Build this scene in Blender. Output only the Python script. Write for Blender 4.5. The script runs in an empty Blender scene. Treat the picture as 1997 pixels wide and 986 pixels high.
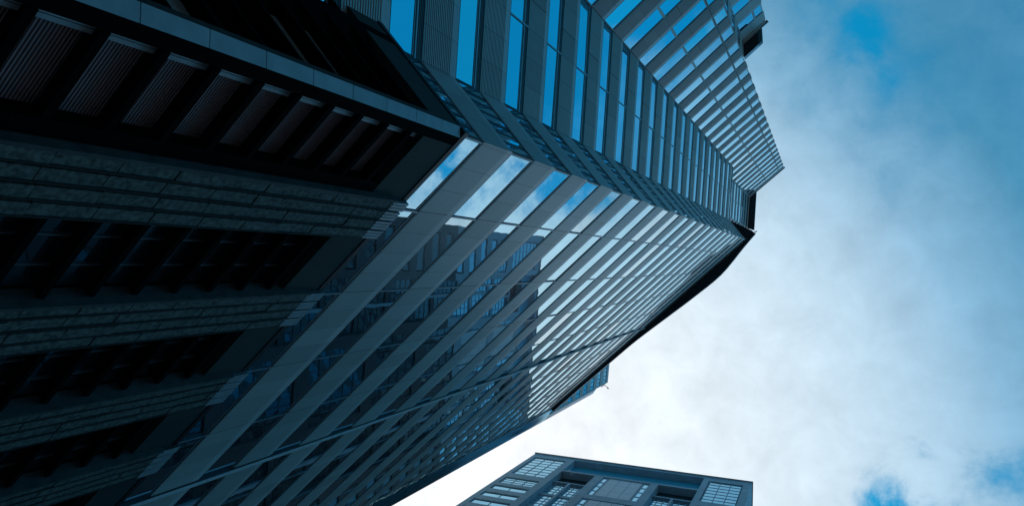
import bpy, math, random
from mathutils import Vector, Matrix
random.seed(7)
R = math.radians
sc = bpy.context.scene
# ------------------------------------------------------------------ camera
EYE = 1.6
F, CX, CY, ZX, ZY = 1400.0, 998.5, 493.0, 1600.0, 520.0
n = Vector((ZX-CX, ZY-CY, F)).normalized()
e2 = Vector((0, -1, 0)); e2 = (e2 - n*e2.dot(n)).normalized()
e1 = e2.cross(n).normalized()
right = Vector((e1.x, e2.x, n.x)); down = Vector((e1.y, e2.y, n.y)); fwd = Vector((e1.z, e2.z, n.z))
cd = bpy.data.cameras.new('camera'); cam = bpy.data.objects.new('camera', cd)
sc.collection.objects.link(cam); sc.camera = cam
m = Matrix((right, -down, -fwd)).transposed().to_4x4(); m.translation = Vector((0, 0, EYE))
cam.matrix_world = m
cd.sensor_width = 36; cd.lens = F/1997*36; cd.clip_start = .1; cd.clip_end = 6000
# ------------------------------------------------------------------ sky, sun, exposure
SUN_AZ, SUN_EL = -33.0, 56.0            # world azimuth (from +X to +Y), elevation
sun_dir = Vector((math.cos(R(SUN_EL))*math.cos(R(SUN_AZ)), math.cos(R(SUN_EL))*math.sin(R(SUN_AZ)), math.sin(R(SUN_EL))))
w = bpy.data.worlds.new("World"); sc.world = w; w.use_nodes = True
nt = w.node_tree; N = nt.nodes; L = nt.links; N.clear()
def nd(t, **k):
    x = N.new(t)
    for a, b in k.items(): setattr(x, a, b)
    return x
def mth(op, a, b=None, clamp=False):
    x = nd('ShaderNodeMath', operation=op); x.use_clamp = clamp
    for i, v in enumerate((a, b)):
        if v is None: continue
        if isinstance(v, (int, float)): x.inputs[i].default_value = v
        else: L.new(v, x.inputs[i])
    return x.outputs[0]
sky = nd('ShaderNodeTexSky', sky_type='NISHITA'); sky.sun_disc = False
sky.sun_elevation = R(SUN_EL); sky.sun_rotation = R(90-SUN_AZ)
sky.air_density = 1.0; sky.dust_density = .4; sky.ozone_density = 3.0
tint = nd('ShaderNodeMixRGB', blend_type='MULTIPLY'); tint.inputs[0].default_value = 1
L.new(sky.outputs[0], tint.inputs[1]); tint.inputs[2].default_value = (.04, 1.85, 1.95, 1)
tc = nd('ShaderNodeTexCoord'); sep = nd('ShaderNodeSeparateXYZ'); L.new(tc.outputs['Generated'], sep.inputs[0])
zc = mth('MAXIMUM', sep.outputs[2], .12)
qx = mth('DIVIDE', sep.outputs[0], zc); qy = mth('DIVIDE', sep.outputs[1], zc)
cb = nd('ShaderNodeCombineXYZ'); L.new(qx, cb.inputs[0]); L.new(qy, cb.inputs[1])
def noise(scale, det, rough, off, dist=0.0):
    mp = nd('ShaderNodeMapping'); mp.inputs['Location'].default_value = off; L.new(cb.outputs[0], mp.inputs[0])
    x = nd('ShaderNodeTexNoise'); x.inputs['Scale'].default_value = scale; x.inputs['Detail'].default_value = det
    x.inputs['Roughness'].default_value = rough; x.inputs['Distortion'].default_value = dist
    L.new(mp.outputs[0], x.inputs['Vector']); return x.outputs[0]
n1 = noise(3.2, 8, .55, (3.1, 1.7, 0), .4)
n2 = noise(16, 7, .62, (.4, 5.2, 0), .3)
cov = mth('ADD', mth('MULTIPLY', n1, .68), mth('MULTIPLY', n2, .32))
# gaps between the clouds: (qx, qy, radius, depth)
for gx, gy, gr, gd in ((-.060, .305, .034, .15), (-.048, .27, .024, .12), (-.075, .235, .026, .10), (-.085, -.29, .05, .22), (-.115, -.22, .03, .12), (-.19, -.24, .05, .14), (-.02,.34,.04,.12), (-.10, -.36, .06, .34), (-.12, -.53, .12, .36), (-.33, -.27, .08, .25)):
    dx = mth('SUBTRACT', qx, gx); dy = mth('SUBTRACT', qy, gy)
    d2 = mth('ADD', mth('MULTIPLY', dx, dx), mth('MULTIPLY', dy, dy))
    g = mth('POWER', 2.718, mth('MULTIPLY', d2, -1.0/(gr*gr)))
    g = mth('MULTIPLY', g, mth('SUBTRACT', 3.0, mth('MULTIPLY', n2, 4.0)))
    cov = mth('SUBTRACT', cov, mth('MULTIPLY', g, gd))
# closeness to the sun, 0..1
vd = nd('ShaderNodeVectorMath', operation='DOT_PRODUCT'); L.new(tc.outputs['Generated'], vd.inputs[0]); vd.inputs[1].default_value = sun_dir
near = nd('ShaderNodeMapRange'); near.interpolation_type = 'SMOOTHSTEP'
near.inputs['From Min'].default_value = .62; near.inputs['From Max'].default_value = 1.0; L.new(vd.outputs['Value'], near.inputs['Value'])
cov = mth('ADD', cov, mth('MULTIPLY', near.outputs[0], .22))
far_ = nd('ShaderNodeMapRange'); far_.interpolation_type = 'SMOOTHSTEP'; far_.inputs['From Min'].default_value = -.50; far_.inputs['From Max'].default_value = -.16
far_.inputs['To Min'].default_value = -.32; far_.inputs['To Max'].default_value = .06; L.new(qx, far_.inputs['Value'])
cov = mth('ADD', cov, far_.outputs[0])
cm = nd('ShaderNodeMapRange'); cm.interpolation_type = 'SMOOTHSTEP'
cm.inputs['From Min'].default_value = .20; cm.inputs['From Max'].default_value = .64; L.new(cov, cm.inputs['Value'])
ramp = nd('ShaderNodeValToRGB'); L.new(vd.outputs['Value'], ramp.inputs[0])
cr = ramp.color_ramp; cr.elements[0].position = .40; cr.elements[0].color = (.05, .22, .40, 1)
cr.elements[1].position = 1.0; cr.elements[1].color = (.98, 1.0, 1.04, 1)
for p, c in ((.60, (.065, .25, .43, 1)), (.68, (.07, .28, .47, 1)), (.76, (.25, .48, .68, 1)), (.83, (.50, .69, .84, 1)), (.90, (.74, .87, .97, 1)), (.96, (.90, .97, 1.02, 1))):
    x = cr.elements.new(p); x.color = c
mod = mth('ADD', mth('ADD', mth('MULTIPLY', n2, .45), mth('MULTIPLY', n1, .35)), .60)
cl = nd('ShaderNodeMixRGB', blend_type='MULTIPLY'); cl.inputs[0].default_value = 1; L.new(ramp.outputs[0], cl.inputs[1]); L.new(mod, cl.inputs[2])
dx = mth('SUBTRACT', qx, -.38); dy = mth('SUBTRACT', qy, .20)
g2 = mth('POWER', 2.718, mth('MULTIPLY', mth('ADD', mth('MULTIPLY', dx, dx), mth('MULTIPLY', dy, dy)), -1.0/.0081))
gm2 = nd('ShaderNodeMixRGB', blend_type='MULTIPLY'); gm2.inputs[0].default_value = 1; L.new(cl.outputs[0], gm2.inputs[1]); L.new(mth('ADD', mth('MULTIPLY', g2, 1.3), 1.0), gm2.inputs[2]); cl = gm2
bg1 = nd('ShaderNodeBackground'); bg1.inputs[1].default_value = .10; L.new(tint.outputs[0], bg1.inputs[0])
bg2 = nd('ShaderNodeBackground'); bg2.inputs[1].default_value = 1.0; L.new(cl.outputs[0], bg2.inputs[0])
mx = nd('ShaderNodeMixShader'); L.new(cm.outputs[0], mx.inputs[0]); L.new(bg1.outputs[0], mx.inputs[1]); L.new(bg2.outputs[0], mx.inputs[2])
# unseen low sky, dimmed and greyed to cut the ambient light
lowr = nd('ShaderNodeMapRange'); lowr.interpolation_type = 'SMOOTHSTEP'; lowr.inputs['From Min'].default_value = .10; lowr.inputs['From Max'].default_value = .66
L.new(sep.outputs[2], lowr.inputs['Value'])
bg3 = nd('ShaderNodeBackground'); bg3.inputs[0].default_value = (.115, .135, .14, 1); bg3.inputs[1].default_value = 1
mx2 = nd('ShaderNodeMixShader'); L.new(lowr.outputs[0], mx2.inputs[0]); L.new(bg3.outputs[0], mx2.inputs[1]); L.new(mx.outputs[0], mx2.inputs[2])
wo = nd('ShaderNodeOutputWorld'); L.new(mx2.outputs[0], wo.inputs[0])
sl = bpy.data.lights.new('sun', 'SUN'); sl.energy = 1.5; sl.angle = R(10); sl.color = (1, .96, .9)
so = bpy.data.objects.new('sun', sl); sc.collection.objects.link(so); so.rotation_euler = sun_dir.to_track_quat('Z', 'Y').to_euler()
so.location = (0, 0, 300)
sc.view_settings.view_transform = 'Standard'; sc.view_settings.look = 'None'; sc.view_settings.gamma = 1
sc.view_settings.use_curve_mapping = False; sc.view_settings.exposure = 0
# ------------------------------------------------------------------ materials
def new_mat(name):
    mt = bpy.data.materials.new(name); mt.use_nodes = True
    return mt, mt.node_tree, mt.node_tree.nodes['Principled BSDF']
def mat_plain(name, col, rough=.5, metal=0.0, var=.15, scale=3.0, bump=0.0, spec=.5):
    mt, t, b = new_mat(name)
    b.inputs['Roughness'].default_value = rough; b.inputs['Metallic'].default_value = metal
    b.inputs['Specular IOR Level'].default_value = spec
    c = t.nodes.new('ShaderNodeTexCoord'); x = t.nodes.new('ShaderNodeTexNoise'); x.inputs['Scale'].default_value = scale; x.inputs['Detail'].default_value = 6
    t.links.new(c.outputs['Object'], x.inputs['Vector'])
    mr = t.nodes.new('ShaderNodeMapRange'); mr.inputs['From Min'].default_value = .3; mr.inputs['From Max'].default_value = .7
    mr.inputs['To Min'].default_value = 1-var; mr.inputs['To Max'].default_value = 1+var; t.links.new(x.outputs[0], mr.inputs['Value'])
    mm = t.nodes.new('ShaderNodeMixRGB'); mm.blend_type = 'MULTIPLY'; mm.inputs[0].default_value = 1
    mm.inputs[1].default_value = (*col, 1); t.links.new(mr.outputs[0], mm.inputs[2]); t.links.new(mm.outputs[0], b.inputs['Base Color'])
    if bump:
        bp = t.nodes.new('ShaderNodeBump'); bp.inputs['Strength'].default_value = bump; bp.inputs['Distance'].default_value = .03
        t.links.new(x.outputs[0], bp.inputs['Height']); t.links.new(bp.outputs[0], b.inputs['Normal'])
    return mt
def nm(t, op, a, b=None):
    x = t.nodes.new('ShaderNodeMath'); x.operation = op
    for i, v in enumerate((a, b)):
        if v is None: continue
        if isinstance(v, (int, float)): x.inputs[i].default_value = v
        else: t.links.new(v, x.inputs[i])
    return x.outputs[0]
def mat_panel(name, col, rough=.42, ribs=0.0, joint=.011, strong=True, metal=0.0, ribc=.12):
    """cladding panels: UV u counts panels along the wall, v is height in metres"""
    mt, t, b = new_mat(name); b.inputs['Roughness'].default_value = rough; b.inputs['Metallic'].default_value = metal
    uv = t.nodes.new('ShaderNodeUVMap'); s = t.nodes.new('ShaderNodeSeparateXYZ'); t.links.new(uv.outputs[0], s.inputs[0])
    fu = nm(t, 'ABSOLUTE', nm(t, 'SUBTRACT', nm(t, 'FRACT', nm(t, 'ADD', s.outputs[0], .5)), .5))
    line = nm(t, 'MULTIPLY', nm(t, 'LESS_THAN', fu, joint), .6)
    if strong:
        f4 = nm(t, 'ABSOLUTE', nm(t, 'SUBTRACT', nm(t, 'FRACT', nm(t, 'ADD', nm(t, 'MULTIPLY', s.outputs[0], .25), .5)), .5))
        line = nm(t, 'MAXIMUM', line, nm(t, 'LESS_THAN', f4, joint*.45))
    # each panel has a slightly different tone, and fine brushed streaks along it
    wn = t.nodes.new('ShaderNodeTexWhiteNoise'); wn.noise_dimensions = '2D'
    cb_ = t.nodes.new('ShaderNodeCombineXYZ'); t.links.new(nm(t, 'FLOOR', s.outputs[0]), cb_.inputs[0]); t.links.new(nm(t, 'FLOOR', nm(t, 'DIVIDE', s.outputs[1], 4.2)), cb_.inputs[1])
    t.links.new(cb_.outputs[0], wn.inputs['Vector'])
    st = t.nodes.new('ShaderNodeTexNoise'); st.inputs['Scale'].default_value = 1; st.inputs['Detail'].default_value = 5
    c2 = t.nodes.new('ShaderNodeCombineXYZ'); t.links.new(nm(t, 'MULTIPLY', s.outputs[0], .8), c2.inputs[0]); t.links.new(nm(t, 'MULTIPLY', s.outputs[1], 14), c2.inputs[1]); t.links.new(c2.outputs[0], st.inputs['Vector'])
    v = nm(t, 'ADD', nm(t, 'MULTIPLY', wn.outputs[0], .20), nm(t, 'MULTIPLY', st.outputs[0], .34)); v = nm(t, 'ADD', v, .73)
    v = nm(t, 'MULTIPLY', v, nm(t, 'SUBTRACT', 1, nm(t, 'MULTIPLY', line, .72)))
    mm = t.nodes.new('ShaderNodeMixRGB'); mm.blend_type = 'MULTIPLY'; mm.inputs[0].default_value = 1; mm.inputs[1].default_value = (*col, 1)
    t.links.new(v, mm.inputs[2]); t.links.new(mm.outputs[0], b.inputs['Base Color'])
    if ribs:
        sm = nm(t, 'ADD', nm(t, 'MULTIPLY', nm(t, 'SINE', nm(t, 'MULTIPLY', s.outputs[1], 2*math.pi/ribs)), ribc), 1-ribc)
        m3 = t.nodes.new('ShaderNodeMixRGB'); m3.blend_type = 'MULTIPLY'; m3.inputs[0].default_value = 1
        t.links.new(mm.outputs[0], m3.inputs[1]); t.links.new(sm, m3.inputs[2]); t.links.new(m3.outputs[0], b.inputs['Base Color'])
        sn = nm(t, 'SINE', nm(t, 'MULTIPLY', s.outputs[1], 2*math.pi/ribs))
        bp = t.nodes.new('ShaderNodeBump'); bp.inputs['Strength'].default_value = .9; bp.inputs['Distance'].default_value = ribs*.35
        t.links.new(sn, bp.inputs['Height']); t.links.new(bp.outputs[0], b.inputs['Normal'])
    return mt
def mat_glass(name, tintc, refl=.62, base=(.01, .03, .045), wob=.02, scale=.55, rough=.01, top=.97):
    mt, t, b = new_mat(name); b.inputs['Base Color'].default_value = (*base, 1); b.inputs['Roughness'].default_value = .3
    g = t.nodes.new('ShaderNodeBsdfGlossy'); g.inputs['Color'].default_value = (*tintc, 1); g.inputs['Roughness'].default_value = rough
    lw = t.nodes.new('ShaderNodeLayerWeight'); lw.inputs['Blend'].default_value = .35
    mr = t.nodes.new('ShaderNodeMapRange'); mr.inputs['To Min'].default_value = refl; mr.inputs['To Max'].default_value = top; t.links.new(lw.outputs['Fresnel'], mr.inputs['Value'])
    c = t.nodes.new('ShaderNodeTexCoord'); x = t.nodes.new('ShaderNodeTexNoise'); x.inputs['Scale'].default_value = scale; x.inputs['Detail'].default_value = 2
    t.links.new(c.outputs['Object'], x.inputs['Vector'])
    bp = t.nodes.new('ShaderNodeBump'); bp.inputs['Strength'].default_value = 1; bp.inputs['Distance'].default_value = wob
    t.links.new(x.outputs[0], bp.inputs['Height']); t.links.new(bp.outputs[0], g.inputs['Normal'])
    ms = t.nodes.new('ShaderNodeMixShader'); t.links.new(mr.outputs[0], ms.inputs[0]); t.links.new(b.outputs[0], ms.inputs[1]); t.links.new(g.outputs[0], ms.inputs[2])
    t.links.new(ms.outputs[0], t.nodes['Material Output'].inputs['Surface'])
    return mt
M = {}
M['panel'] = mat_panel('aluminium_panel', (.50, .545, .52))
M['panel_ribbed'] = mat_panel('ribbed_aluminium_panel', (.60, .66, .62), ribs=.12)
M['panel_shaded'] = mat_panel('shaded_ribbed_panel', (.33, .43, .44), ribs=.12)  # copy of the ribbed panel with the stepped wall's shade in its colour
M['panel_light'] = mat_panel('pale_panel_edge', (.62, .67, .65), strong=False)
M['glass'] = mat_glass('coated_glass', (.60, .87, .98), .74, wob=.0018, scale=.45)
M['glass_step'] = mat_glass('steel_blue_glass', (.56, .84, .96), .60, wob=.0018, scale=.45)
M['glass_narrow'] = mat_glass('tinted_glass', (.68, .90, .97), .42, wob=.0018, scale=.45)
M['glass_blind'] = mat_glass('glass_with_blind', (.78, .95, 1.0), .55, base=(.30, .36, .38), wob=.0028, scale=.45)
M['glass_bright_pane'] = mat_glass('glass_with_painted_reflection', (.78, .95, 1.0), .35, base=(.80, .85, .86), wob=.002, scale=.45)  # white base colour stands in for bright reflected panes
M['glass_dark'] = mat_glass('dark_glass', (.5, .7, .8), .35)
M['fin_trim'] = mat_plain('white_fin', (.82, .84, .85), .4)
M['gasket'] = mat_plain('black_gasket', (.008, .014, .02), .5)
M['trim'] = mat_plain('silver_trim', (.42, .50, .54), .35, .3)
M['louvre'] = mat_panel('dark_louvre', (.06, .11, .13), ribs=.10, strong=False, ribc=.3)
M['wall'] = mat_plain('core_wall', (.02, .045, .055), .4)
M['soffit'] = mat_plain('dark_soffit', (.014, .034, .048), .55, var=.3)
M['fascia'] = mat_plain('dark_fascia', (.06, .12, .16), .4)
M['teal'] = mat_plain('teal_panel', (.06, .2, .24), .4)
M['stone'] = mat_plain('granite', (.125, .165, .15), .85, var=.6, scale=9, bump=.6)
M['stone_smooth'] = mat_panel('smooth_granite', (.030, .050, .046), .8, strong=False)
M['tile'] = mat_plain('pale_tile', (.42, .58, .62), .45, var=.12, scale=2.5)
M['cap'] = mat_plain('pale_metal_cap', (.42, .52, .55), .4)
M['fin'] = mat_plain('black_fin', (.003, .005, .006), .9, spec=.05)
M['ribbed'] = mat_panel('bronze_ribbed_panel', (.70, .48, .50), ribs=.060, strong=False, ribc=.42)
M['bk_frame'] = mat_plain('slate_concrete', (.40, .60, .70), .55, var=.12, scale=.6)
M['bk_blue'] = mat_plain('blue_panel', (.04, .46, .66), .35)
M['bk_panel'] = mat_plain('pale_blue_panel', (.62, .80, .88), .35, var=.06)
M['bk_glass'] = mat_glass('block_glass', (.58, .84, .93), .72, wob=.004)
M['bk_dark'] = mat_plain('dark_recess', (.008, .03, .045), .5)
M['paving'] = mat_plain('grey_paving', (.10, .105, .11), .8, var=.25, scale=.8)
# ------------------------------------------------------------------ helpers
col = sc.collection
class MB:
    def __init__(s): s.v = []; s.f = []; s.m = []; s.uv = []; s.mats = []
    def mi(s, mt):
        if mt not in s.mats: s.mats.append(mt)
        return s.mats.index(mt)
    def face(s, pts, mt, uv=None):
        i = len(s.v); s.v += [tuple(p) for p in pts]; s.f.append(tuple(range(i, i+len(pts)))); s.m.append(s.mi(mt)); s.uv.append(uv)
    def prism(s, poly, z0, z1, mt, side=None):
        side = side or mt; a = sum(poly[i][0]*poly[(i+1) % len(poly)][1]-poly[(i+1) % len(poly)][0]*poly[i][1] for i in range(len(poly)))
        if a < 0: poly = poly[::-1]
        s.face([(x, y, z0) for x, y in poly[::-1]], mt); s.face([(x, y, z1) for x, y in poly], mt)
        u = 0
        for i in range(len(poly)):
            (x0, y0), (x1, y1) = poly[i], poly[(i+1) % len(poly)]; l = math.hypot(x1-x0, y1-y0)
            s.face([(x0, y0, z0), (x1, y1, z0), (x1, y1, z1), (x0, y0, z1)], side, [(u, z0), (u+l, z0), (u+l, z1), (u, z1)]); u += l
    def wbox(s, W, s0, s1, o0, o1, z0, z1, mt):      # box along a wall frame W: s along, o outwards
        p = [W.at(s0, o0), W.at(s1, o0), W.at(s1, o1), W.at(s0, o1)]
        s.prism(p, z0, z1, mt)
    def build(s, name, parent=None, origin=(0, 0, 0), smooth=False):
        me = bpy.data.meshes.new(name); ox, oy, oz = origin
        me.from_pydata([(x-ox, y-oy, z-oz) for x, y, z in s.v], [], s.f)
        for mt in s.mats: me.materials.append(mt)
        uvl = me.uv_layers.new(name='UVMap')
        for p, mi, uv in zip(me.polygons, s.m, s.uv):
            p.material_index = mi; p.use_smooth = smooth
            if uv:
                for li, c in zip(p.loop_indices, uv): uvl.data[li].uv = c
        o = bpy.data.objects.new(name, me); col.objects.link(o)
        if parent is not None:
            o.parent = parent
        else: o.location = origin
        return o
def thing(name, label, cat, loc=(0, 0, 0), group=None):
    o = bpy.data.objects.new(name, None); col.objects.link(o); o.location = loc; o.empty_display_size = .5
    o['label'] = label; o['category'] = cat
    if group: o['group'] = group
    return o
class Wall:                                          # straight wall; a -> b, outward normal on the side of the camera
    def __init__(s, a, b, out=None):
        s.a, s.b = Vector(a), Vector(b); s.L = (s.b-s.a).length; s.d = (s.b-s.a)/s.L
        s.n = Vector((s.d.y, -s.d.x))
        ref = Vector(out) if out else -s.a
        if s.n.dot(ref) < 0: s.n = -s.n
    def at(s, t, o): p = s.a+s.d*t+s.n*o; return (p.x, p.y)
def offset(poly, d, closed):
    """offset to the left-hand side normal given by Wall outward sense: polygon is clockwise seen from above -> outwards = left"""
    out = []; k = len(poly)
    for i in range(k):
        p = Vector(poly[i])
        a = Vector(poly[i-1]) if (i > 0 or closed) else None; b = Vector(poly[(i+1) % k]) if (i < k-1 or closed) else None
        ns = []
        for q0, q1 in ((a, p), (p, b)):
            if q0 is None or q1 is None: continue
            dd = (q1-q0).normalized(); ns.append(Vector((-dd.y, dd.x)))
        if len(ns) == 1: v = ns[0]
        else: v = (ns[0]+ns[1]); v = v/(max(.25, 1+ns[0].dot(ns[1])))
        out.append((p.x+v.x*d, p.y+v.y*d))
    return out
H = lambda h: h+EYE
# ------------------------------------------------------------------ ground
def struct(mb, name):
    o = mb.build(name); o['kind'] = 'structure'; return o
g = MB(); S = 3000
g.face([(-S, -S, 0), (S, -S, 0), (S, S, 0), (-S, S, 0)], M['paving']); struct(g, 'ground')
# ------------------------------------------------------------------ the tower
PE = (37.7, -21.9); P1 = (9.45, 3.72); P2 = (11.62, 6.37); P3 = (11.16, 13.69); P4 = (6.12, 17.99); P5 = (6.17, 19.3); P6 = (4.34, 20.8)
RET = (38.9, -23.7); BK = [(9.0, 27.0), (14, 44), (58, 44), (66, -2), (50, -30)]
U1 = (38.2, -16.2); U0 = (38.8, -23.1); U2 = (12.42, 7.17); U3 = (12.05, 12.93)
FL = 4.2; LOW0 = 19.6; SP = 2.3
# clockwise seen from above (camera outside): order so that outwards is on the left when walking
low_ring = [PE, P1, P2, P3, P4, P5, P6]+BK+[RET]
mid_ring = [PE, P1, P2, P3, P4, (20, 30), (58, 36), (66, -2), (50, -30), RET]
up_ring = [U0, U1, U2, U3, P4, (20, 30), (56, 32), (62, -2), (48, -26)]
def seg_u(a, b):
    # panel phase for the joints on each wall
    if a == PE: L_ = (Vector(b)-Vector(a)).length; return lambda t: (L_-t-(7.5-4.45))/.975
    if a in (P2,): return lambda t: t/1.22
    if a in (P3, U3): return lambda t: t/.95
    return lambda t: t/1.1
ORIG = P1
tower = thing('office_tower', 'tall slate-blue office tower with ribbons of mirrored windows and a dark overhanging roof', 'office tower', (P1[0], P1[1], 0))
def TB(mb, name, parent=None, smooth=False):
    par = parent if parent is not None else tower
    return mb.build(name, par, (P1[0], P1[1], 0), smooth)
# solid cores
c = MB(); c.prism(offset(low_ring, -.05, True), 0, H(64.0), M['wall']); c.prism(offset(mid_ring, -.05, True), H(64.0), H(102.9), M['wall'])
c.prism(offset(up_ring, -.05, True), H(102.9), H(138.3), M['wall']); TB(c, 'core_wall')
prof = [(0, 0), (.04, 0), (.06, .07), (.06, 1.85), (.035, SP), (0, SP)]
def spandrel(ring, low, sp=SP, closed=True, split_light=True):
    mb = MB(); ks = len(ring); rng = range(ks if closed else ks-1)
    pr = [(o, z*sp/SP) for o, z in prof]
    offs = [offset(ring, o, closed) for o, z in pr]
    for i in rng:
        j = (i+1) % ks; u = seg_u(ring[i], ring[j]); Ln = math.dist(ring[i], ring[j])
        ribbed = ring[i] in (P2, P3, U2, U3)
        for k in range(len(pr)-1):
            z0, z1 = H(low+pr[k][1]), H(low+pr[k+1][1]); a0, b0 = offs[k][i], offs[k][j]; a1, b1 = offs[k+1][i], offs[k+1][j]
            mt = M['gasket'] if k == 0 else M['trim'] if k == 1 and False else M['panel_light'] if k == 3 else (M['panel_shaded'] if ring[i] in (P3, U3) else M['panel_ribbed'] if ribbed else M['panel'])
            mb.face([(*a0, z0), (*b0, z0), (*b1, z1), (*a1, z1)], mt, [(u(0), z0), (u(Ln), z0), (u(Ln), z1), (u(0), z1)])
    if not closed:
        for e in (0, ks-1):
            mb.face([(*offs[k][e], H(low+pr[k][1])) for k in range(len(pr))], M['panel_light'])
    return mb
for k in range(-4, 28):
    low = LOW0+FL*k
    ring = low_ring if low+SP < 64.2 else mid_ring if k < 20 else up_ring
    if low < 0: continue
    TB(spandrel(ring, low), 'spandrel')
# parapets
for ring, lo, hi in (([P4, P5, P6], 63.9, 64.3), ([RET, PE, P1, P2, P3], 102.75, 103.25), (up_ring[:5], 137.3, 138.7)):
    pb = MB(); o0, o1 = offset(ring, .0, False), offset(ring, .08, False)
    for i in range(len(ring)-1):
        j = i+1
        pb.face([(*o1[i], H(lo)), (*o1[j], H(lo)), (*o1[j], H(hi)), (*o1[i], H(hi))], M['panel_light'], [(.1, 0), (.9, 0), (.9, 1), (.1, 1)])
        pb.face([(*o0[i], H(lo)), (*o0[j], H(lo)), (*o1[j], H(lo)), (*o1[i], H(lo))], M['gasket'])
        pb.face([(*o1[i], H(hi)), (*o1[j], H(hi)), (*o0[j], H(hi)), (*o0[i], H(hi))], M['panel_light'])
    TB(pb, 'parapet')
# ribbon windows
def ribbon(W, z0, z1, mull, kind, s0=0.0, s1=None, name='window_band'):
    """glass panes as one mesh, frame (gaskets, trims, mullions) as its child"""
    s1 = W.L if s1 is None else s1
    gm = MB(); fm = MB(); head = .42 if kind == 'C' else 0
    ztop = z1-head
    cuts = [s0]+[x for x in mull if s0 < x < s1]+[s1]
    for a, b in zip(cuts, cuts[1:]):
        ja, jb = random.uniform(-.012, .012), random.uniform(-.012, .012); jc = random.uniform(-.007, .007)
        rr = random.random(); gmat = M['glass_bright_pane'] if kind == 'B' and rr < .16 else M['glass_blind'] if rr < (.35 if kind == 'B' else .10) else M['glass_narrow'] if kind == 'B' else M['glass_step'] if kind == 'D' else M['glass']
        pa, pb_, pc, pd = W.at(a, .012+ja), W.at(b, .012+jb), W.at(b, .012+jb+jc), W.at(a, .012+ja+jc)
        gm.face([(*pa, z0), (*pb_, z0), (*pc, ztop), (*pd, ztop)], gmat)
    fm.wbox(W, s0, s1, .0, .030, z0-.01, z0+.05, M['gasket'])
    fm.wbox(W, s0, s1, .0, .032, ztop-.09, ztop-.02, M['gasket'])
    fm.wbox(W, s0, s1, .0, .028, ztop-.125, ztop-.095, M['trim'])
    if kind == 'C':
        fm.wbox(W, s0, s1, 0, .040, ztop-.018, ztop+.05, M['trim'])
        fm.wbox(W, s0, s1, 0, .030, ztop+.052, z1, M['louvre'])
    for x in mull:
        if not (s0 < x < s1): continue
        if kind == 'D': fm.wbox(W, x-.09, x+.09, 0, .04, z0, z1, M['panel'])
        elif kind == 'B': fm.wbox(W, x-.035, x+.035, 0, .045, z0, z1, M['gasket'])
        else:
            fm.wbox(W, x-.02, x+.04, 0, .05, z0, z1, M['trim']); fm.wbox(W, x-.045, x-.022, 0, .035, z0, z1, M['gasket'])
    # jambs at the wall ends
    for x, sg in ((s0, 1), (s1, -1)):
        fm.wbox(W, x, x+sg*.07, 0, .037, z0, z1, M['panel_light'] if kind in 'AD' else M['gasket'])
    gl = TB(gm, name); TB(fm, 'frame', gl).parent = gl
    return gl
WA = Wall(P1, PE); WB = Wall(P1, P2); WC = Wall(P2, P3); WD = Wall(P3, P4); WF = Wall(P5, P6); WE = Wall(P4, P5, out=(-1, 0))
WC2 = Wall(U2, U3); WD2 = Wall(U3, P4); WU = Wall(U1, U0)
mA = [7.5-4.45+3.9*i for i in range(12)]
for k in range(-1, 20):
    z0, z1 = H(LOW0+FL*(k-1)+SP), H(LOW0+FL*k)
    if k >= 0:
        ribbon(WA, z0, z1, mA, 'A'); ribbon(WB, z0, z1, [.49*i for i in range(1, 7)], 'B')
    ribbon(WC, z0, z1, [3.66], 'C')
    ribbon(WD, z0, z1, [2.85, 5.57], 'D')
z0, z1 = H(LOW0+FL*19+SP), H(102.75)
for W_, m_, kd in ((WA, mA, 'A'), (WB, [.49*i for i in range(1, 7)], 'B'), (WC, [3.66], 'A'), (WD, [2.85, 5.57], 'D')): ribbon(W_, z0, z1 if kd != 'D' else H(LOW0+FL*20), m_, kd)
for k in range(20, 29):
    z0, z1 = H(LOW0+FL*(k-1)+SP) if k > 20 else H(103.25), H(LOW0+FL*k)
    if z1-z0 < .5: continue
    if k == 28: z1 = H(137.3)
    ribbon(WC2, z0, z1, [2.9], 'A')
    if k > 20: ribbon(WD2, z0, z1, [4.0, 6.8], 'D', name='upper_window')
    ribbon(WU, z0, z1, [WU.L*i/9 for i in range(1, 9)], 'B', name='rear_window')
ct = MB(); ct.wbox(WU, WU.L-.12, WU.L+.06, 0, .09, H(103.3), H(138.6), M['panel_light']); TB(ct, 'corner_trim')
for k in range(5, 11):
    z0, z1 = H(LOW0+FL*(k-1)+SP), H(LOW0+FL*k)
    ribbon(WE, z0, z1, [.65], 'B', name='side_window'); ribbon(WF, z0, z1, [1.55], 'D', name='side_window')
# full-height joint and light fin on the long wall, joint on the stepped wall
fb = MB(); sJ = 23.1-4.45
fb.wbox(WA, sJ-.03, sJ+.11, .065, .20, H(16), H(102.7), M['fin_trim']); fb.wbox(WA, sJ-.075, sJ-.03, .065, .12, H(16), H(102.7), M['gasket'])
fb.wbox(WA, sJ+.112, sJ+.18, .065, .11, H(16), H(102.7), M['panel']); TB(fb, 'vertical_fin')
fb = MB(); fb.wbox(WD, 5.55, 5.59, .061, .075, H(30), H(138.0), M['gasket']); TB(fb, 'joint_strip')
fb = MB(); fb.wbox(WD, -.03, .03, .04, .10, H(16), H(102.7), M['gasket']); TB(fb, 'joint_strip')
sb = MB(); sb.wbox(WA, .02, WA.L, 0, .075, H(16.9), H(17.80), M['gasket']); TB(sb, 'base_trim')
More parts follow.
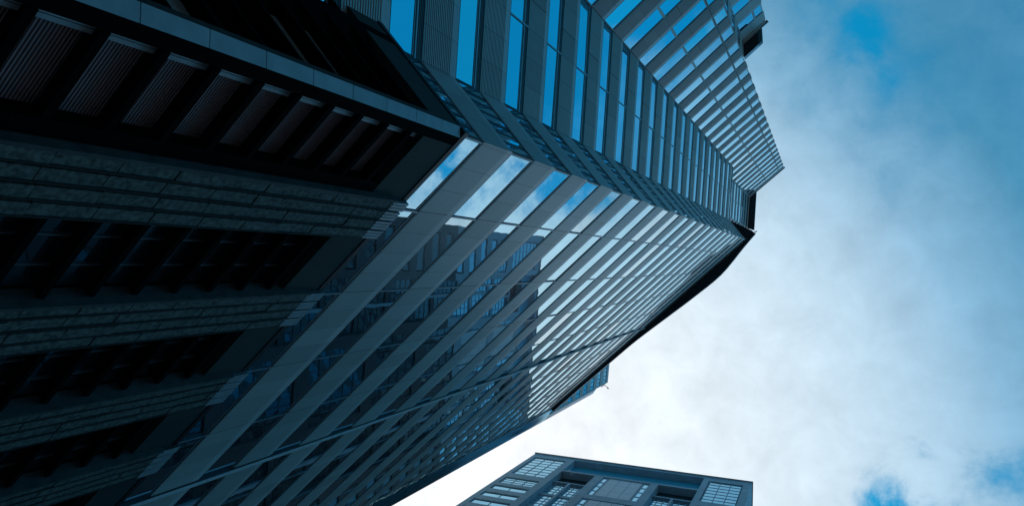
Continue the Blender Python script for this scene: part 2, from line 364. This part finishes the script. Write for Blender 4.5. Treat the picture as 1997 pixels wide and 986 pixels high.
# smooth glazed return at the far end of the long wall
rt = MB(); Wr = Wall(PE, RET, out=(-1, 0)); ctr = []
for i in range(9):
    t = i/8; s_ = math.sin(t*math.pi/2); ctr.append((PE[0]+(RET[0]-PE[0])*t-.10*math.sin(t*math.pi), PE[1]+(RET[1]-PE[1])*t-.05*math.sin(t*math.pi)))
M['band'] = mat_glass('blue_tinted_band', (.45, .75, .88), .5, base=(.05, .16, .2), wob=.02, scale=.12, rough=.18)
for a, b in zip(ctr, ctr[1:]):
    for z0, z1 in ((H(10), H(103.0)),):
        rt.face([(a[0]-.1, a[1]-.1, z0), (b[0]-.1, b[1]-.1, z0), (b[0]-.1, b[1]-.1, z1), (a[0]-.1, a[1]-.1, z1)], M['band'])
TB(rt, 'end_panel', smooth=True)
gs = MB(); gs.prism([(38.85, -23.35), (39.5, -24.22), (39.6, -24.14), (38.95, -23.27)], H(60), H(131), M['bk_panel']); TB(gs, 'glass_screen')
# overhanging roof over the long wall
outer = [(11.62, 6.37), (8.75, 4.98), (8.16, 4.47), (9.7, 2.6), (12.75, -1.25), (16.6, -4.55), (19.5, -6.85), (24.75, -11.0), (28.5, -14.3), (33.0, -18.3), (37.35, -22.25)]
def smooth_pts(p, n_=5):
    r = []
    for i in range(len(p)-1):
        p0, p1, p2, p3 = p[max(i-1, 0)], p[i], p[i+1], p[min(i+2, len(p)-1)]
        for k in range(n_):
            t = k/n_; r.append(tuple(.5*((2*p1[d])+(-p0[d]+p2[d])*t+(2*p0[d]-5*p1[d]+4*p2[d]-p3[d])*t*t+(-p0[d]+3*p1[d]-3*p2[d]+p3[d])*t**3) for d in (0, 1)))
    return r+[p[-1]]
curve = smooth_pts(outer[2:], 4)
poly = [(11.62, 6.37), (8.75, 4.98)]+curve+[(38.2, -21.6), (20, -1), (13.5, 6)]
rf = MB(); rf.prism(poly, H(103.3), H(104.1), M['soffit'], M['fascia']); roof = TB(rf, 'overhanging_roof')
rb = MB()
for kk, off in enumerate((.12, .42, .72, 1.02)):
    cc = curve
    for a, b in zip(cc, cc[1:]):
        d_ = (Vector(b)-Vector(a)).normalized(); nn_ = Vector((-d_.y, d_.x)); 
        if nn_.dot(Vector(a)) < 0: nn_ = -nn_
        frac = min(1, max(.05, 1-(a[0]-9)/32)); o_ = off*frac*1.25
        q0, q1 = Vector(a)+nn_*o_, Vector(b)+nn_*o_
        rb.prism([(q0.x, q0.y), (q1.x, q1.y), (q1.x+nn_.x*.05, q1.y+nn_.y*.05), (q0.x+nn_.x*.05, q0.y+nn_.y*.05)], H(103.18), H(103.298), M['fascia'])
TB(rb, 'soffit_rib', roof)
tb = MB()
for i in range(8):
    t = i/8; a = Vector(P1)*(1-t)+Vector(P2)*t+Vector((-.15, .1)); o_ = Vector((-.78, .63)); ln = 1.35*(1-t)+.1
    q = a+o_*ln; dd = Vector((.63, .78))*.05
    tb.prism([(a.x, a.y), (q.x, q.y), (q.x+dd.x, q.y+dd.y), (a.x+dd.x, a.y+dd.y)], H(103.10), H(103.298), M['fascia'])
TB(tb, 'soffit_beam', roof)
# roof over the recessed upper wall
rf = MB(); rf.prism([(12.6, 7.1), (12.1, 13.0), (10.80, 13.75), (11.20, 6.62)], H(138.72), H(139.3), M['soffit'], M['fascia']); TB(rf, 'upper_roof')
cp = MB(); cp.prism([(12.2, 12.8), (6.0, 18.1), (5.85, 17.9), (12.0, 12.6)], H(138.71), H(138.95), M['trim']); TB(cp, 'coping')
# canopy slab in the notch of the stepped wall
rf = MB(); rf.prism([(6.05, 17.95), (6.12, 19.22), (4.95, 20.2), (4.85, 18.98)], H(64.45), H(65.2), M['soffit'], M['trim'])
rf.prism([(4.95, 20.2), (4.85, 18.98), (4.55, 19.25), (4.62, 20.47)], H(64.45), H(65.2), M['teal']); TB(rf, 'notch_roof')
rf = MB(); rf.prism([(6.3, 19.2), (4.2, 20.95), (4.05, 20.78), (6.15, 19.02)], H(64.30), H(64.44), M['trim']); TB(rf, 'coping')
# rooftop bits
def bar(mb, a, b, r, mt, sides=6):
    a, b = Vector(a), Vector(b); d = (b-a).normalized(); x = d.orthogonal().normalized(); y = d.cross(x)
    ra = [a+(x*math.cos(t)+y*math.sin(t))*r for t in [2*math.pi*i/sides for i in range(sides)]]; rb_ = [p+(b-a) for p in ra]
    for i in range(sides):
        j = (i+1) % sides; mb.face([ra[i], ra[j], rb_[j], rb_[i]], mt)
    mb.face(ra[::-1], mt); mb.face(rb_, mt)
def thing_at(name, label, cat, loc, builders):
    t = thing(name, label, cat, loc)
    for nme, mb in builders: mb.build(nme, t, loc)
    return t
loc = (38.9, -23.4, H(134.6))
mast = MB(); bar(mast, loc, (38.9, -23.4, H(137)), .07, M['gasket']); arm = MB(); bar(arm, (38.9, -23.4, H(137)), (38.35, -23.99, H(137.3)), .05, M['gasket']); bar(arm, (38.9, -23.4, H(137)), (39.6, -22.6, H(136.7)), .05, M['gasket'])
hook = MB(); bar(hook, (38.38, -23.96, H(137.4)), (38.2, -24.1, H(137.0)), .12, M['gasket'])
thing_at('roof_davit', 'small dark window-cleaning davit poking out past the far glazed corner of the tower roof', 'roof crane', loc, [('mast', mast), ('arm', arm), ('hook', hook)])
loc = (8.35, 4.75, H(104.1))
b1 = MB(); bar(b1, loc, (8.35, 4.75, H(105.0)), .05, M['gasket']); b2 = MB(); bar(b2, (8.35, 4.75, H(104.9)), (8.1, 4.9, H(105.0)), .08, M['gasket'])
thing_at('roof_lamp', 'tiny black lamp on a bracket at the tip of the dark overhanging roof', 'lamp', loc, [('bracket', b1), ('lamp_head', b2)])
# ------------------------------------------------------------------ stone podium wrapped round the foot of the tower
PC = (8.71, 3.51); FW = Wall(PC, (PC[0]+.745*60, PC[1]-.667*60)); QW = Wall(PC, (11.58, 6.94))
pod = thing('podium_building', 'dark granite podium with ribbed stone piers and black sunshade fins below the tower', 'podium', (PC[0], PC[1], 0))
def PB(mb, name, parent=None): return mb.build(name, parent or pod, (PC[0], PC[1], 0))
hT = 17.3
core = MB(); core.prism([FW.at(.45, -.36), FW.at(60, -.36), FW.at(60, -4), (12.2, 6.6), (11.0, 6.3), QW.at(.6, -1.0)], 0, H(hT-.3), M['fin']); PB(core, 'core_wall')
cp = MB(); cp.prism([PC, FW.at(60, 0), FW.at(60, -1.2), FW.at(4, -1.0), (12.0, 6.9), (11.62, 7.0)], H(hT-.22), H(hT), M['gasket']); PB(cp, 'coping')
# attic beams (smooth) under the coping
at = MB(); s = .40
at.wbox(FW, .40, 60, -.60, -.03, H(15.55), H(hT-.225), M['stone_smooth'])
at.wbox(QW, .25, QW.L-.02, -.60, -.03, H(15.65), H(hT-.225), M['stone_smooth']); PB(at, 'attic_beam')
# corner pier with pale chamfer tiles
pr_ = MB(); c1, c2 = QW.at(.22, .0), FW.at(.20, .0)
z = 0.0
while z < H(hT)-.3:
    z1 = min(z+1.26, H(hT)-.25)
    pr_.prism([c1, c2, FW.at(.24, -.3), QW.at(.26, -.3)], z, z1-.02, M['tile']); z += 1.26
cpier = PB(pr_, 'corner_pier')
jb = MB(); jb.prism([FW.at(.202, -.01), FW.at(.50, -.02), FW.at(.50, -.4), FW.at(.25, -.4)], 0, H(hT-.25), M['fin'])
jb.prism([QW.at(.222, -.01), QW.at(.42, -.02), QW.at(.42, -.45), QW.at(.27, -.45)], 0, H(hT-.25), M['stone_smooth']); PB(jb, 'side_panel', cpier)
# stone piers: four vertical flutes of rough blocks, striped metal cap at the head
def pier(s0):
    root = MB(); wd = 1.50; fl = wd/4
    for i in range(4):
        a, b = s0+fl*i, s0+fl*(i+1)-.085
        z = -.5+random.uniform(0, .5); ztop = H(16.54)
        while z < ztop:
            hh = 1.15; o_ = random.uniform(.10, .13); z1 = min(z+hh-.025, ztop)
            if z1-max(z, 0) > .03: root.wbox(FW, a, b-.02, -.3, o_, max(z, 0), z1, M['stone'])
            z += hh
        # smooth arris at the side of each flute
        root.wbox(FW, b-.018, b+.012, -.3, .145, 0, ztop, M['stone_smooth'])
    root.wbox(FW, s0-.09, s0-.01, -.3, .17, 0, H(16.60), M['tile_dark'])
    root.wbox(FW, s0, s0+wd-.03, -.3, .06, 0, H(16.54), M['fin'])
    p = PB(root, 'stone_pier')
    cap = MB()
    for i in range(4):
        a, b = s0+fl*i+.0, s0+fl*(i+1)-.055
        for j in range(3):
            w0 = a+(b-a)*j/3; cap.wbox(FW, w0, w0+(b-a)/3-.024, -.2, .13+.004*j, H(16.56), H(17.30), M['cap'])
        cap.wbox(FW, a, b, -.2, .115, H(16.57), H(17.29), M['fin'])
    PB(cap, 'pier_cap', p).parent = p
    return p
M['tile_dark'] = mat_plain('dull_tile', (.07, .10, .10), .7, var=.3)
s0s = [2.63+3.82*i for i in range(14)]
for s0 in s0s: pier(s0)
# bays: back panel, fins and glazing
def bay(s0, s1, first, idx):
    z_top = 15.54
    bm = MB()
    if first:
        bm.face([(*FW.at(s0, -.355), 0), (*FW.at(s1, -.355), 0), (*FW.at(s1, -.355), H(z_top)), (*FW.at(s0, -.355), H(z_top))], M['ribbed'], [(s0+.5, 0), (s0+.9, 0), (s0+.9, H(z_top)), (s0+.5, H(z_top))])
        o = PB(bm, 'ribbed_panel')
        lt = MB(); lt.wbox(FW, s0+.02, s0+.10, -.36, -.19, 0, H(z_top), M['cap']); lt.wbox(FW, s0+.12, s0+.20, -.36, -.20, 0, H(z_top), M['cap']); PB(lt, 'metal_strip', o).parent = o
    else:
        bm.face([(*FW.at(s0, -.352), 0), (*FW.at(s1, -.352), 0), (*FW.at(s1, -.352), H(z_top)), (*FW.at(s0, -.352), H(z_top))], M['glass_dark'])
        o = PB(bm, 'glazing'); fr = MB()
        for x in (s0+.75, s0+1.55): fr.wbox(FW, x, x+.04, -.35, -.31, 0, H(z_top), M['trim_dark'])
        z = .6
        while z < z_top: fr.wbox(FW, s0, s1, -.35, -.312, z, z+.04, M['trim_dark']); z += 1.01
        PB(fr, 'frame', o).parent = o
    fn = MB() if idx > 3 else None; z = H(z_top)-.50
    while z > .3:
        f1 = fn or MB()
        f1.wbox(FW, s0, s1, -.35, -.03, z-.10, z, M['fin']); f1.wbox(FW, s0+.02, s1-.02, -.10, -.028, z-.15, z-.101, M['fin']); z -= 1.01
        if fn is None: PB(f1, 'sunshade_fin')
    if fn: o = PB(fn, 'sunshade_fins'); o['kind'] = 'stuff'
M['trim_dark'] = mat_plain('dull_aluminium', (.12, .17, .2), .4, .3)
bay(.52, s0s[0]-.42, True, 0)
jb = MB(); jb.wbox(FW, s0s[0]-.42, s0s[0]-.10, -.35, -.04, 0, H(15.54), M['fin']); PB(jb, 'side_panel')
for i in range(len(s0s)-1): bay(s0s[i]+1.5, s0s[i+1]-.10, False, i)
# fins on the short side
z = H(15.6)-.6
while z > 9:
    fn = MB(); fn.wbox(QW, .45, QW.L-.1, -.9, -.05, z-.08, z, M['fin']); z -= 1.01
    PB(fn, 'sunshade_fin')
# ------------------------------------------------------------------ the block across the street
HB = 134.0; A = Vector((52.11, -37.48)); Bp = Vector((11.07, -38.13)); BW = Wall(A, Bp, out=(0, 1)); LB = BW.L
blk = thing('office_block', 'blue grey slab office block with gridded windows and a deep recess under its flat roof', 'office block', (A.x, A.y, 0))
def BB(mb, name, parent=None):
    o = mb.build(name, parent or blk, (A.x, A.y, 0))
    return o
ZR = H(HB)
core = MB(); core.wbox(BW, .05, LB-.05, -22, -1.6, 0, ZR-1.0, M['bk_dark']); BB(core, 'core_wall')
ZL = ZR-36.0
sd = MB(); M['bk_low'] = mat_plain('darkened_lower_frame', (.05, .075, .085), .6)  # frame colour darkened on the lower floors to dim its reflection in the tower
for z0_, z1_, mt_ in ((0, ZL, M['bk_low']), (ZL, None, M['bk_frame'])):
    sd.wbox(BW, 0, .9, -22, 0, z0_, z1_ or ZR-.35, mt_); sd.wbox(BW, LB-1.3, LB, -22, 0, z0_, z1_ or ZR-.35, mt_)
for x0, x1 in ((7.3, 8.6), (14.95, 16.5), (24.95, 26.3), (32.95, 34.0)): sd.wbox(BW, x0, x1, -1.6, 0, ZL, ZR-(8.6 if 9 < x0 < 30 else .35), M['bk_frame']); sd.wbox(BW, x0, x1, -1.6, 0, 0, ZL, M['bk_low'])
BB(sd, 'wall')
rf = MB(); rf.wbox(BW, -.08, LB+.08, -22.2, .10, ZR-.34, ZR-.05, M['bk_frame']); rf.wbox(BW, -.16, LB+.16, -22.3, .20, ZR-.048, ZR+.04, M['gasket']); rf.wbox(BW, 0.9, LB-1.3, -1.6, -.01, ZR-1.1, ZR-.345, M['bk_frame']); BB(rf, 'roof')
rc = MB(); rc.wbox(BW, 8.6, 32.95, -1.59, -1.2, ZR-8.2, ZR-1.12, M['bk_blue']); BB(rc, 'recess_wall')
lg = MB(); lg.wbox(BW, 8.6, 32.95, -1.6, .02, ZR-9.0, ZR-8.4, M['bk_frame']); BB(lg, 'ledge')
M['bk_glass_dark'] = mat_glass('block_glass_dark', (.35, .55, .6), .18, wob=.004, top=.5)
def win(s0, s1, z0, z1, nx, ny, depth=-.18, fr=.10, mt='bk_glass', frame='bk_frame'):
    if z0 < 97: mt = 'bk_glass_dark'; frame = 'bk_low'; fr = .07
    lowp = z0 < 75; gm = LOWG if lowp else MB(); fm = LOWF if lowp else MB()
    for i in range(nx):
        for j in range(ny):
            a, b = s0+(s1-s0)*i/nx, s0+(s1-s0)*(i+1)/nx; c0, c1_ = z0+(z1-z0)*j/ny, z0+(z1-z0)*(j+1)/ny
            t = random.uniform(-.01, .01)
            gm.face([(*BW.at(a+fr/2, depth+t), c0+fr/2), (*BW.at(b-fr/2, depth), c0+fr/2), (*BW.at(b-fr/2, depth), c1_-fr/2), (*BW.at(a+fr/2, depth-t), c1_-fr/2)], M[mt])
    for i in range(nx+1):
        x = s0+(s1-s0)*i/nx; fm.wbox(BW, x-fr/2, x+fr/2, depth-.15, depth+.06, z0, z1, M[frame])
    for j in range(ny+1):
        y = z0+(z1-z0)*j/ny; fm.wbox(BW, s0, s1, depth-.15, depth+.05, y-fr/2, y+fr/2, M[frame])
    if not lowp: g_ = BB(gm, 'window'); BB(fm, 'frame', g_).parent = g_
LOWG = MB(); LOWF = MB()      # the many windows near the street, one part
# outer bays
for (x0, x1) in ((.9, 7.3), (34.0, LB-1.3)):
    sl_ = MB(); y = ZR-.36
    rows = [(2.5, 14.2, 3, 7), (16.7, 20.1, 3, 3)]
    d = 21.6
    while d < 132: rows.append((d, d+2.1, 2, 1)); d += 3.6+.35
    prev = .36
    for (a, b, nx, ny) in rows:
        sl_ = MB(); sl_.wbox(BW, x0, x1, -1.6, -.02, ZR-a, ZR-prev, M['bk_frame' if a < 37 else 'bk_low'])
        win(x0+.2, x1-.2, ZR-b, ZR-a, nx, ny, fr=.11 if nx == 3 else .08); prev = b; BB(sl_, 'spandrel')
# glazed recessed bays beside the centre
for (x0, x1) in ((8.6, 14.95), (26.3, 32.95)):
    rc = MB(); rc.wbox(BW, x0, x1, -1.59, -1.3, ZR-13.5, ZR-9.0, M['bk_dark']); rc.wbox(BW, x0, x1, -1.3, -.5, ZR-13.9, ZR-13.5, M['bk_frame'])
    xm = (x0+x1)/2; rc.wbox(BW, xm-.2, xm+.2, -1.5, -.45, 0, ZR-13.9, M['bk_frame']); BB(rc, 'bay_frame')
    d = 14.4
    while d < 130:
        for a, b in ((x0+.1, xm-.25), (xm+.25, x1-.1)): win(a, b, ZR-d-5.2, ZR-d, 3, 4, depth=-.9, fr=.10)
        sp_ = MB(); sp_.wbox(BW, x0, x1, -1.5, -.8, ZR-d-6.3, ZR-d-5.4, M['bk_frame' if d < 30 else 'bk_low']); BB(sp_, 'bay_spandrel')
        d += 6.6
# centre panels: pale cladding with a column of small panes down each side
d = 9.3
while d < 128:
    low = d > 33
    if not low:
        pn = MB()
        for i in range(3):
            for j in range(3):
                a, b = 17.75+(23.65-17.75)*i/3, 17.75+(23.65-17.75)*(i+1)/3; c0, c1_ = d+9.9*j/3, d+9.9*(j+1)/3
                pn.wbox(BW, a+.03, b-.03, -.5, -.10, ZR-c1_+.03, ZR-c0-.03, M['bk_panel'])
        pn.wbox(BW, 17.6, 23.8, -1.5, -.14, ZR-d-9.9, ZR-d, M['gasket']); BB(pn, 'cladding_panel')
    else:
        win(17.75, 23.65, ZR-d-9.8, ZR-d-.1, 4, 5)
    win(16.55, 17.55, ZR-d-9.8, ZR-d-.1, 1, 4, fr=.3); win(23.85, 24.9, ZR-d-9.8, ZR-d-.1, 1, 4, fr=.3)
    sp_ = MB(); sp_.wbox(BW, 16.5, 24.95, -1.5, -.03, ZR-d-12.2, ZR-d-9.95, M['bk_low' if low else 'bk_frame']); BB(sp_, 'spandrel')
    d += 12.3
sp_ = MB(); sp_.wbox(BW, 16.5, 24.95, -1.5, -.04, ZR-9.25, ZR-9.02, M['bk_frame']); BB(sp_, 'spandrel')
o = BB(LOWG, 'window'); o['kind'] = 'stuff'; BB(LOWF, 'frame', o).parent = o
for x, z, lb in ((9.6, 7.7, 'small white floodlight at the left end of the blue roof recess, the higher one'), (10.6, 9.6, 'small white floodlight in the dark bay just below the ledge, the lower one')):
    p = BW.at(x, -.3); loc = (p[0], p[1], ZR-z)
    a = MB(); bar(a, (p[0], p[1], ZR-z-.5), (p[0], p[1], ZR-z), .06, M['gasket']); b = MB(); b.prism([(p[0]-.2, p[1]-.15), (p[0]+.2, p[1]-.15), (p[0]+.2, p[1]+.15), (p[0]-.2, p[1]+.15)], ZR-z, ZR-z+.3, mat_plain('white_paint', (.75, .78, .8), .4))
    thing_at('floodlight', lb, 'floodlight', loc, [('bracket', a), ('lamp_head', b)])

# ------------------------------------------------------------------ unseen buildings added to block low sky light; they show in lower windows
M['blocker_frame'] = mat_plain('blocker_concrete', (.10, .125, .13), .7, var=.3, scale=.4)
def blocker_building(label, x0, x1, y0, y1, h, face):
    t = thing('light_blocker_building', label, 'light-blocking building', ((x0+x1)/2, (y0+y1)/2, 0)); org = ((x0+x1)/2, (y0+y1)/2, 0)
    b = MB(); b.prism([(x0, y0), (x1, y0), (x1, y1), (x0, y1)], 0, h, M['wall']); b.build('core_wall', t, org)
    r = MB(); r.prism([(x0-.4, y0-.4), (x1+.4, y0-.4), (x1+.4, y1+.4), (x0-.4, y1+.4)], h, h+1.1, M['blocker_frame']); r.build('roof', t, org)
    a, b2, out = {'E': ((x1, y0), (x1, y1), (1, 0)), 'N': ((x0, y1), (x1, y1), (0, 1)), 'S': ((x0, y0), (x1, y0), (0, -1))}[face]
    W = Wall(a, b2, out=out); z = 4.5
    while z < h-3:
        q = MB(); q.wbox(W, 0, W.L, 0, .25, z, z+1.5, M['blocker_frame']); q.build('spandrel', t, org)
        g_ = MB(); g_.face([(*W.at(0, .05), z+1.5), (*W.at(W.L, .05), z+1.5), (*W.at(W.L, .05), z+3.9), (*W.at(0, .05), z+3.9)], M['glass_dark']); g_.build('window_band', t, org)
        z += 3.9
    pq = MB(); x = 0
    while x < W.L: pq.wbox(W, x, x+.5, .02, .32, 0, h, M['blocker_frame']); x += 6
    pq.build('pilaster', t, org)['kind'] = 'stuff'
blocker_building('unseen wide dark light-blocking building behind the viewer, facing the tower', -100, -48, -62, 66, 52, 'E')
blocker_building('unseen dark light-blocking building across the side street beyond the stepped wall', -40, -4, 62, 100, 80, 'S')
blocker_building('unseen dark light-blocking building set behind the gap beside the slab block', -44, -2, -112, -72, 92, 'N')
